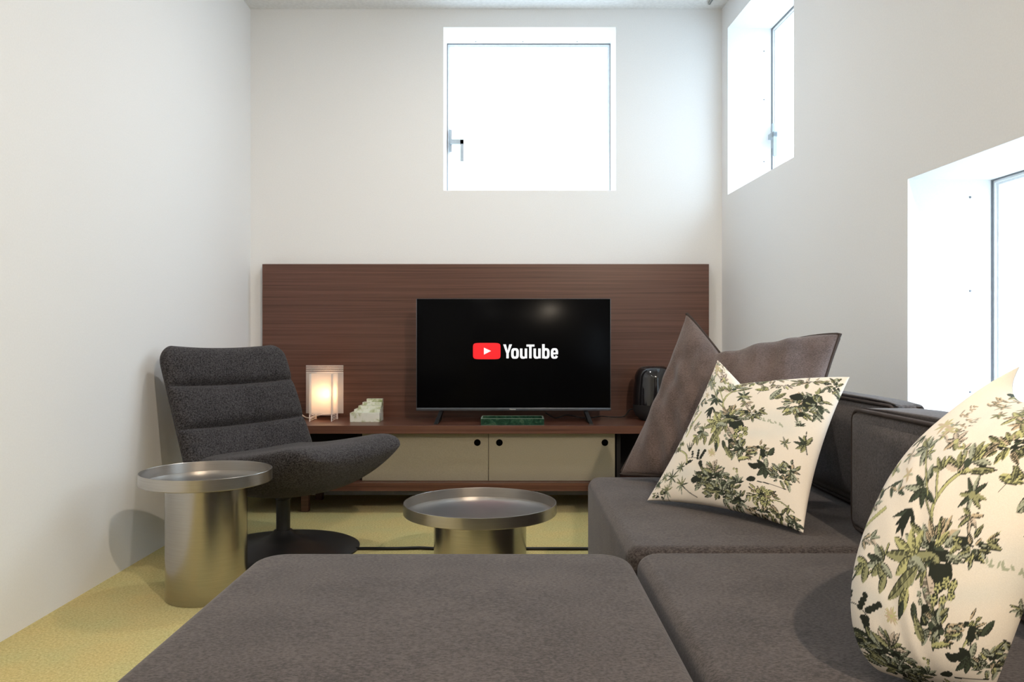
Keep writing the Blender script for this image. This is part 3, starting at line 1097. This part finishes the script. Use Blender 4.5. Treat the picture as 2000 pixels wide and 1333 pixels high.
    # oak sprigs
    for (x, y, a) in ((400, 850, 95), (440, 850, 80), (470, 850, 50), (465, 890, 290), (400, 858, 200)):
        for j in range(4):
            t = j / 3
            xx, yy = x + 55 * t * math.cos(R(a)), y - 55 * t * math.sin(R(a))
            blob(xx, yy, 15 - 4 * t, 14 - 3 * t, DK, .5)
    stem([(365, 838), (430, 845), (480, 880)], 4, DK)
    star(560, 825, 14, 36, 7, (YG, TA), 0, 360, TA, YG)
    # left stems
    stem([(425, 480), (360, 560), (308, 655)], 13, YG, OL)
    stem([(345, 545), (340, 470), (410, 395)], 5, SG)
    stem([(300, 480), (250, 620), (190, 700)], 8, SG, OL)
    for (x, y) in ((410, 400), (380, 420), (450, 410), (330, 560), (380, 600), (300, 590), (250, 560), (410, 590), (360, 470)):
        star(x, y, 3, 44, 14, pale + (DG,), rnd.uniform(0, 360), 150, DG)
    stem([(280, 690), (250, 740), (300, 775), (340, 810), (352, 868)], 12, YG)
    bush(225, 700, 45, 50, 12, 46, greens, .5)
    for a in (60, 75, 95, 115):
        leaf(365, 790, a, 78, 8, DG)
    star(290, 700, 3, 40, 16, (OL, SG), 200, 120)
    # palms bottom left
    for (x, y, ln) in ((160, 925, 42), (225, 950, 62), (305, 1015, 60), (180, 1030, 55), (100, 960, 40), (300, 890, 45)):
        star(x, y, 9, ln, 9, (SG, DG, OL), 10, 330, DG)
    stem([(300, 1015), (360, 1075), (410, 1110)], 5, DG)
    blob(95, 960, 22, 14, DG, .5)
    bush(110, 1040, 60, 30, 12, 34, (SG, YG, OL), .4)
    # bottom bush
    bush(560, 1010, 170, 70, 40, 62, (SG, OL, DG, SG), .9)
    blob(430, 1000, 38, 26, DK, .5)
    star(560, 965, 8, 88, 24, (SG, PK, OL), 20, 150)
    bush(610, 1090, 130, 70, 34, 58, (SG, OL, SG), .9)
    bush(700, 1150, 80, 50, 20, 48, (OL, SG), .8)
    florets(730, 975, 26, 4)
    star(730, 1040, 7, 56, 18, (DG, SG), 0, 220)
    # right-hand sprigs
    stem([(960, 970), (950, 930), (940, 840)], 5, DG)
    star(950, 940, 6, 85, 30, (DK, DG, SG), 80, 280)
    for (x, y, a) in ((945, 870, 100), (985, 850, 60), (890, 945, 150), (870, 1010, 190), (925, 930, 170)):
        leaf(x, y, a, 66, 30, DK if a > 90 else DG)
    bush(1050, 970, 75, 75, 30, 52, greens, .6)
    bush(1110, 930, 40, 60, 14, 46, greens, .6)
    stem([(880, 1030), (960, 1040), (1060, 1060)], 6, DK)
    bush(880, 1110, 120, 42, 30, 44, (YG, TA, YG, OL), .45)
    florets(900, 1120, 50, 7, YG)
    stem([(870, 1190), (930, 1150), (1000, 1140), (1080, 1190)], 8, YG, DK)
    bush(1000, 1220, 95, 42, 26, 46, (YG, TA, OL), .45)
    bush(1060, 1255, 45, 26, 14, 36, (SG, DG), .9)
    bush(850, 1215, 90, 40, 20, 44, (YG, OL, TA), .5)
    # upper right bush and bird
    bush(1170, 450, 95, 100, 34, 62, greens, .45)
    blob(1170, 380, 50, 30, DK, .5)
    blob(1235, 410, 38, 52, DK, .5)
    blob(1195, 520, 26, 22, DK, .5)
    bush(1290, 420, 50, 130, 26, 50, (SG, SG, OL), .4)
    leaf(1000, 410, 60, 130, 40, SG, DK, 1)
    leaf(1030, 400, 40, 90, 30, OL, DK, 1)
    leaf(890, 285, 350, 100, 32, YG, DK, 1)
    leaf(985, 290, 140, 70, 24, YG, DK, 1)
    leaf(950, 300, 95, 60, 24, OL, DK, 1)
    stem([(930, 310), (910, 340)], 3, DK)
    bush(1240, 225, 110, 28, 18, 50, (TA, OL, PK), .4)
    bush(1370, 260, 40, 80, 16, 46, (SG, OL), .5)
    bush(1080, 260, 90, 18, 12, 40, pale, .3)
    star(1190, 610, 7, 40, 10, (SG, DG), 20, 200)
    star(1095, 750, 7, 42, 10, (OL, SG), 10, 330)
    star(1215, 740, 6, 70, 20, (DG, OL), 60, 220)
    stem([(1215, 800), (1215, 720), (1225, 640)], 5, DG)
    # upper left corner, paler
    for (x, y, ln) in ((535, 85, 40), (540, 150, 44), (590, 120, 34), (460, 200, 40), (520, 250, 46), (640, 190, 34), (430, 270, 42), (690, 200, 36), (380, 330, 40)):
        star(x, y, 5, ln, 13, pale, rnd.uniform(0, 360), 300, DG)

    # cloth above the first cushion's seam, seen on the second one
    star(626, 174, 6, 62, 24, (TA, OL, PK), 20, 330, DK, YG)
    star(493, 232, 6, 70, 24, (OL, YG, SG), 60, 260)
    stem([(500, 235), (540, 300), (600, 390)], 8, YG)
    for k in range(8):
        leaf(370 + k * 9, 225 + rnd.uniform(-18, 18), 60 + k * 8, 40, 8, DG, DG, 2)
    star(538, 121, 7, 46, 14, (YG, TA), 0, 300, TA)
    blob(736, 254, 17, 20, DG, .15)
    star(745, 240, 5, 90, 28, (YG, OL, SG), 0, 130)
    leaf(760, 285, 10, 110, 26, OL, DK, 1)
    bush(890, 160, 100, 52, 26, 60, (OL, YG, TA), .7)
    bush(1010, 130, 80, 60, 20, 60, (OL, TA), .6)
    for k in range(14):
        leaf(575 + rnd.uniform(-25, 40), 40 + rnd.uniform(-40, 40), rnd.uniform(-60, 30), 30, 8, TA, DG)
    for k in range(16):
        leaf(470 + rnd.uniform(-30, 50), -45 + rnd.uniform(-45, 45), rnd.uniform(-60, 40), 34, 9, TA, DG)
    for k in range(14):
        leaf(520 + rnd.uniform(-40, 50), -195 + rnd.uniform(-50, 50), rnd.uniform(-20, 40), 60, 14, TA, DG)
    star(520, -330, 6, 80, 24, (TA, OL, DG), 0, 360, DK)
    star(640, -290, 6, 80, 24, (TA, OL), 0, 360, DK)
    star(470, 90, 7, 60, 16, (YG, TA), 0, 330, TA)
    star(810, -20, 6, 80, 26, (YG, TA, OL), 30, 330)
    star(700, -40, 6, 50, 14, (TA, OL), 0, 360, DG)
    star(640, -150, 6, 54, 14, (TA, OL), 0, 360, DG)
    star(860, 40, 6, 62, 20, (YG, TA, OL), 30, 330)
    star(800, -120, 6, 62, 18, (TA, OL), 30, 330)
    star(980, -60, 7, 62, 18, (SG, OL), 30, 330)

    def paint(U, V):
        base = np.empty(U.shape + (3,))
        base[:] = (0.81, 0.73, 0.63)
        K = []
        rs = np.random.RandomState(7)
        wob = np.zeros(U.shape)
        for _ in range(26):
            a, b, c = rs.uniform(-1, 1, 3)
            f = rs.uniform(40, 170)
            wob += np.sin(f / 1080 * (a * U + b * V) + c * 9)
        wob /= 26 ** .5
        for it in items:
            kind = it[0]
            if kind == 'tint':
                _, u, v, rx, ry, col = it
                q = np.exp(-(((U - u) / rx) ** 2 + ((V - v) / ry) ** 2))[..., None] * 0.75
                base[:] = base * (1 - q) + np.array(col) * q
            elif kind == 'blob':
                _, u, v, rx, ry, col, rough, ph = it
                m = (np.abs(U - u) < rx * 1.7) & (np.abs(V - v) < ry * 1.7)
                if not m.any(): continue
                q = ((U[m] - u) / rx) ** 2 + ((V[m] - v) / ry) ** 2 + rough * wob[m]
                t = base[m]
                t[q < 1] = col
                base[m] = t
            elif kind == 'leaf':
                _, u, v, ang, ln, wd, fill, dark, style = it
                m = (np.abs(U - u) < ln * 1.05) & (np.abs(V - v) < ln * 1.05)
                if not m.any(): continue
                c, s = math.cos(R(ang)), math.sin(R(ang))
                dx, dy = U[m] - u, V[m] - v
                a = (dx * c + dy * s) / ln
                b = (-dx * s + dy * c)
                inside = (a > 0) & (a < 1)
                half = wd * 0.5 * np.sqrt(np.clip(4 * a * (1 - a), 0, 1)) ** 1.3 * (1.15 - 0.45 * a)
                r = np.abs(b) / np.maximum(half, 1e-9)
                inside &= r < 1
                t = base[m]
                col = np.empty(t.shape)
                col[:] = fill
                if style != 2:
                    shade = (b < 0) & (np.sin(a * 34 + r * 3) > -0.45) & (r > 0.10)
                    col[shade] = np.array(dark) * 0.72 + np.array(fill) * 0.28
                    edge = (r > 1 - min(0.5, 4.5 / max(wd, 1e-6) * 2)) & ((b < 0) | (wob[m] > 0.2))
                    col[edge] = dark
                    if style == 1:
                        rib = (np.abs(b) < 1.7)
                        col[rib] = dark
                        vein = (np.abs(np.sin(a * 26 - r * 2.2)) < 0.16) & (r < .9)
                        col[vein] = np.array(dark) * 0.7 + np.array(fill) * 0.3
                else:
                    edge = r > 0.72
                    col[edge] = dark
                t[inside] = col[inside]
                base[m] = t
            else:
                _, pts, wd, fill, dark = it
                us = [p[0] for p in pts]
                vs = [p[1] for p in pts]
                m = (U > min(us) - wd) & (U < max(us) + wd) & (V > min(vs) - wd) & (V < max(vs) + wd)
                if not m.any(): continue
                uu, vv = U[m], V[m]
                best = np.full(uu.shape, 9.0)
                side = np.zeros(uu.shape)
                for p, q in zip(pts, pts[1:]):
                    ex, ey = q[0] - p[0], q[1] - p[1]
                    l2 = ex * ex + ey * ey + 1e-12
                    h = np.clip(((uu - p[0]) * ex + (vv - p[1]) * ey) / l2, 0, 1)
                    d = np.hypot(uu - p[0] - h * ex, vv - p[1] - h * ey)
                    cr = ex * (vv - p[1]) - ey * (uu - p[0])
                    better = d < best
                    side = np.where(better, cr, side)
                    best = np.minimum(best, d)
                t = base[m]
                ins = best < wd * 0.5
                col = np.empty(t.shape)
                col[:] = fill
                col[(best > wd * 0.5 - 3.2) & (side > 0)] = dark
                col[(best > wd * 0.5 - 1.6)] = dark
                t[ins] = col[ins]
                base[m] = t
        return base
    return paint


def pillow_mesh(name, Mid, tf, tb_, mat, parent, paint=None, cloth=None, wrinkle=0.0, facing=(-0.6, -0.7, 0.4), pw=0.5, flop=0.0):
    n = Mid.shape[0]
    u = np.linspace(0, 1, n)
    U, V = np.meshgrid(u, u, indexing='ij')
    du = np.gradient(Mid, axis=0)
    dv_ = np.gradient(Mid, axis=1)
    nn = np.cross(du, dv_)
    nn /= np.linalg.norm(nn, axis=2, keepdims=True) + 1e-12
    if (nn.mean(axis=(0, 1)) @ np.array(facing)) < 0: nn = -nn
    nm = nn.mean(axis=(0, 1))
    nm /= np.linalg.norm(nm)
    nn = nn * 0.35 + nm * 0.65
    nn /= np.linalg.norm(nn, axis=2, keepdims=True)
    B = (np.clip(4 * U * (1 - U), 0, 1) * np.clip(4 * V * (1 - V), 0, 1)) ** pw
    q = np.clip((V - 0.60) / 0.3, 0, 1)
    B = B * (1 - flop * q * q * (3 - 2 * q))
    Wk = np.zeros(U.shape)
    if wrinkle > 0:
        rs = np.random.RandomState(3)
        for _ in range(18):
            a = rs.uniform(0.2, 1.0)
            th = rs.uniform(-0.5, 0.9)
            f = rs.uniform(14, 46)
            ph = rs.uniform(0, 6.28)
            cx, cy = rs.uniform(0, 1, 2)
            Wk += a * np.sin(f * (U * math.cos(th) + V * math.sin(th)) + ph + 2.5 * np.sin(5 * U + 3 * V + ph)) * np.exp(-((U - cx) ** 2 + (V - cy) ** 2) / 0.06)
        Wk *= wrinkle * np.clip(B * 2.2, 0, 1)
    Fr = Mid + nn * (tf * B + Wk)[..., None]
    Bk = Mid - nn * (tb_ * B)[..., None]
    idx = np.arange(n * n).reshape(n, n)
    bidx = -np.ones((n, n), int)
    bidx[0, :], bidx[-1, :], bidx[:, 0], bidx[:, -1] = idx[0, :], idx[-1, :], idx[:, 0], idx[:, -1]
    st_ = 1
    inner = np.argwhere(bidx < 0)
    bidx[inner[:, 0], inner[:, 1]] = n * n + np.arange(len(inner))
    Vt = np.concatenate([Fr.reshape(-1, 3), Bk[inner[:, 0], inner[:, 1]]])
    q1 = np.stack([idx[:-1, :-1], idx[1:, :-1], idx[1:, 1:], idx[:-1, 1:]], -1).reshape(-1, 4)
    q2 = np.stack([bidx[:-1, :-1], bidx[:-1, 1:], bidx[1:, 1:], bidx[1:, :-1]], -1).reshape(-1, 4)
    Fc = np.concatenate([q1, q2])
    fn = np.cross(Vt[q1[len(q1) // 2][1]] - Vt[q1[len(q1) // 2][0]], Vt[q1[len(q1) // 2][2]] - Vt[q1[len(q1) // 2][0]])
    if fn @ nm < 0: Fc = Fc[:, ::-1]
    off = np.array(parent.location) if parent is not None else np.zeros(3)
    me = bpy.data.meshes.new(name)
    me.vertices.add(len(Vt))
    me.vertices.foreach_set('co', (Vt - off).astype(np.float32).ravel())
    me.loops.add(Fc.size)
    me.loops.foreach_set('vertex_index', Fc.astype(np.int32).ravel())
    me.polygons.add(len(Fc))
    me.polygons.foreach_set('loop_start', np.arange(0, Fc.size, 4, dtype=np.int32))
    me.polygons.foreach_set('use_smooth', np.ones(len(Fc), bool))
    me.update(calc_edges=True)
    me.validate()
    me.materials.append(mat)
    if paint is not None:
        UU = np.concatenate([U.ravel(), U[inner[:, 0], inner[:, 1]]])
        VV = np.concatenate([V.ravel(), V[inner[:, 0], inner[:, 1]]])
        UU, VV = cloth(UU, VV)
        c = np.ones((len(Vt), 4), np.float32)
        c[:, :3] = paint(UU, VV)
        at = me.color_attributes.new('print', 'FLOAT_COLOR', 'POINT')
        at.data.foreach_set('color', c.ravel())
    return link(bpy.data.objects.new(name, me), parent)


def pillow_mid(BL, BR, TL, TR, n, pinch, dent_u, dent_d, dent_w=1.0):
    BL, BR, TL, TR = [np.array(p, float) for p in (BL, BR, TL, TR)]
    u = np.linspace(0, 1, n)
    U, V = np.meshgrid(u, u, indexing='ij')
    u3, v3 = U[..., None], V[..., None]
    Mid = (1 - u3) * (1 - v3) * BL + u3 * (1 - v3) * BR + (1 - u3) * v3 * TL + u3 * v3 * TR
    right = (BR + TR - BL - TL) / 2
    up = (TL + TR - BL - BR) / 2
    rl_, ul = right / np.linalg.norm(right), up / np.linalg.norm(up)
    pu = pinch * 4 * V * (1 - V) * ((1 - U) ** 2.5 - U ** 2.5)
    pv = pinch * 4 * U * (1 - U) * ((1 - V) ** 2.5 - 0.6 * V ** 2.5)
    Mid = Mid + pu[..., None] * rl_ + pv[..., None] * ul
    k = np.where(U < dent_u, U / dent_u, (1 - U) / (1 - dent_u))
    k = np.clip(k, 0, 1)
    k = np.where(U < dent_u, k ** 1.1, k ** 1.6)
    Mid = Mid - (dent_d * k * V ** 4)[..., None] * ul
    return Mid


# dark linen pillow
NB = 120
pl = empty('large_pillow', (0.66, 2.50, SEAT), 0, 'large mauve brown linen pillow with dark fringed edge at the back', 'pillow')
mid = pillow_mid((0.352, 2.585, 0.380), (0.78, 2.12, 0.380), (0.592, 2.70, 0.905), (0.985, 2.39, 0.832), NB, 0.020, 0.36, 0.135)
pillow_mesh('cover', mid, 0.090, 0.080, M['linen'], pl, None, None, 0.0075)
edge = [tuple(mid[i, -1] - np.array(pl.location)) for i in range(0, NB, 3)] + [tuple(mid[-1, j] - np.array(pl.location)) for j in range(NB - 1, -1, -3)]
tube('fringe', edge, 0.0055, M['sofa_pipe'], pl, n=6)
edge = [tuple(mid[0, j] - np.array(pl.location)) for j in range(NB // 6, -1, -3)] + [tuple(mid[i, 0] - np.array(pl.location)) for i in range(0, NB, 3)]
tube('fringe', edge, 0.0055, M['sofa_pipe'], pl, n=6)

# floral cushions
paint = make_print()


def cloth_a(u, v):
    """where each point of the first cushion lies on the printed cloth"""
    x = (1 - u) * (1 - v) * 10 + u * (1 - v) * 1105 + (1 - u) * v * 515 + u * v * 1440
    y = (1 - u) * (1 - v) * 1045 + u * (1 - v) * 1295 + (1 - u) * v * 55 + u * v * 165
    return x, -y


CB = [[501.8, 1201.0], [476.6, -286.0], [-440.0, -1262.9], [313.6, -166.8], [131.0, 266.3], [286.2, -184.5]]


def cloth_b(u, v):
    """the second cushion was cut from another part of the same cloth"""
    Q = np.stack([np.ones_like(u), u, v, u * v, u * u, v * v], -1) @ np.array(CB)
    return Q[:, 0], -Q[:, 1]


NP = 300
f1 = empty('floral_cushion', (0.66, 2.09, SEAT), 0, 'cream floral cushion leaning on the dark linen pillow', 'cushion')
mid = pillow_mid((0.373, 2.198, 0.372), (0.668, 1.826, 0.372), (0.605, 2.345, 0.756), (0.848, 2.000, 0.722), NP, 0.022, 0.29, 0.062)
pillow_mesh('cover', mid, 0.062, 0.060, M['print'], f1, paint, cloth_a, 0.0008)
f1['group'] = 'floral printed cushions'

f2 = empty('floral_cushion', (0.62, 1.05, SEAT), 0, 'cream floral cushion in the near right corner cut by the frame', 'cushion')
f2['group'] = 'floral printed cushions'


# middle surface of the slumped cushion, columns from left to right, each from bottom to top (metres)
net = np.array([[[0.4822, 1.045, 0.3795], [0.4651, 1.09, 0.4793], [0.5752, 1.17, 0.6341], [0.8169, 1.28, 0.7722]],
                [[0.5193, 1.01, 0.3771], [0.5331, 1.05, 0.4752], [0.6262, 1.12, 0.6388], [0.8049, 1.24, 0.7125]],
                [[0.5535, 0.99, 0.3777], [0.5777, 1.01, 0.4822], [0.6773, 1.07, 0.6473], [0.8647, 1.17, 0.7281]],
                [[0.5859, 0.975, 0.3783], [0.6296, 0.97, 0.5022], [0.7335, 1.01, 0.6575], [0.9023, 1.08, 0.7636]]])


def lag(t):
    k = np.array([0, 1 / 3, 2 / 3, 1.0])
    return np.stack([np.prod([(t - k[j]) / (k[i] - k[j]) for j in range(4) if j != i], axis=0) for i in range(4)], -1)


t = np.linspace(0, 1, NP)
A = lag(t)
mid = np.einsum('ia,jb,abk->ijk', A, A, net)
pillow_mesh('cover', mid, 0.070, 0.055, M['print'], f2, paint, cloth_b, 0.0008, flop=0.72)
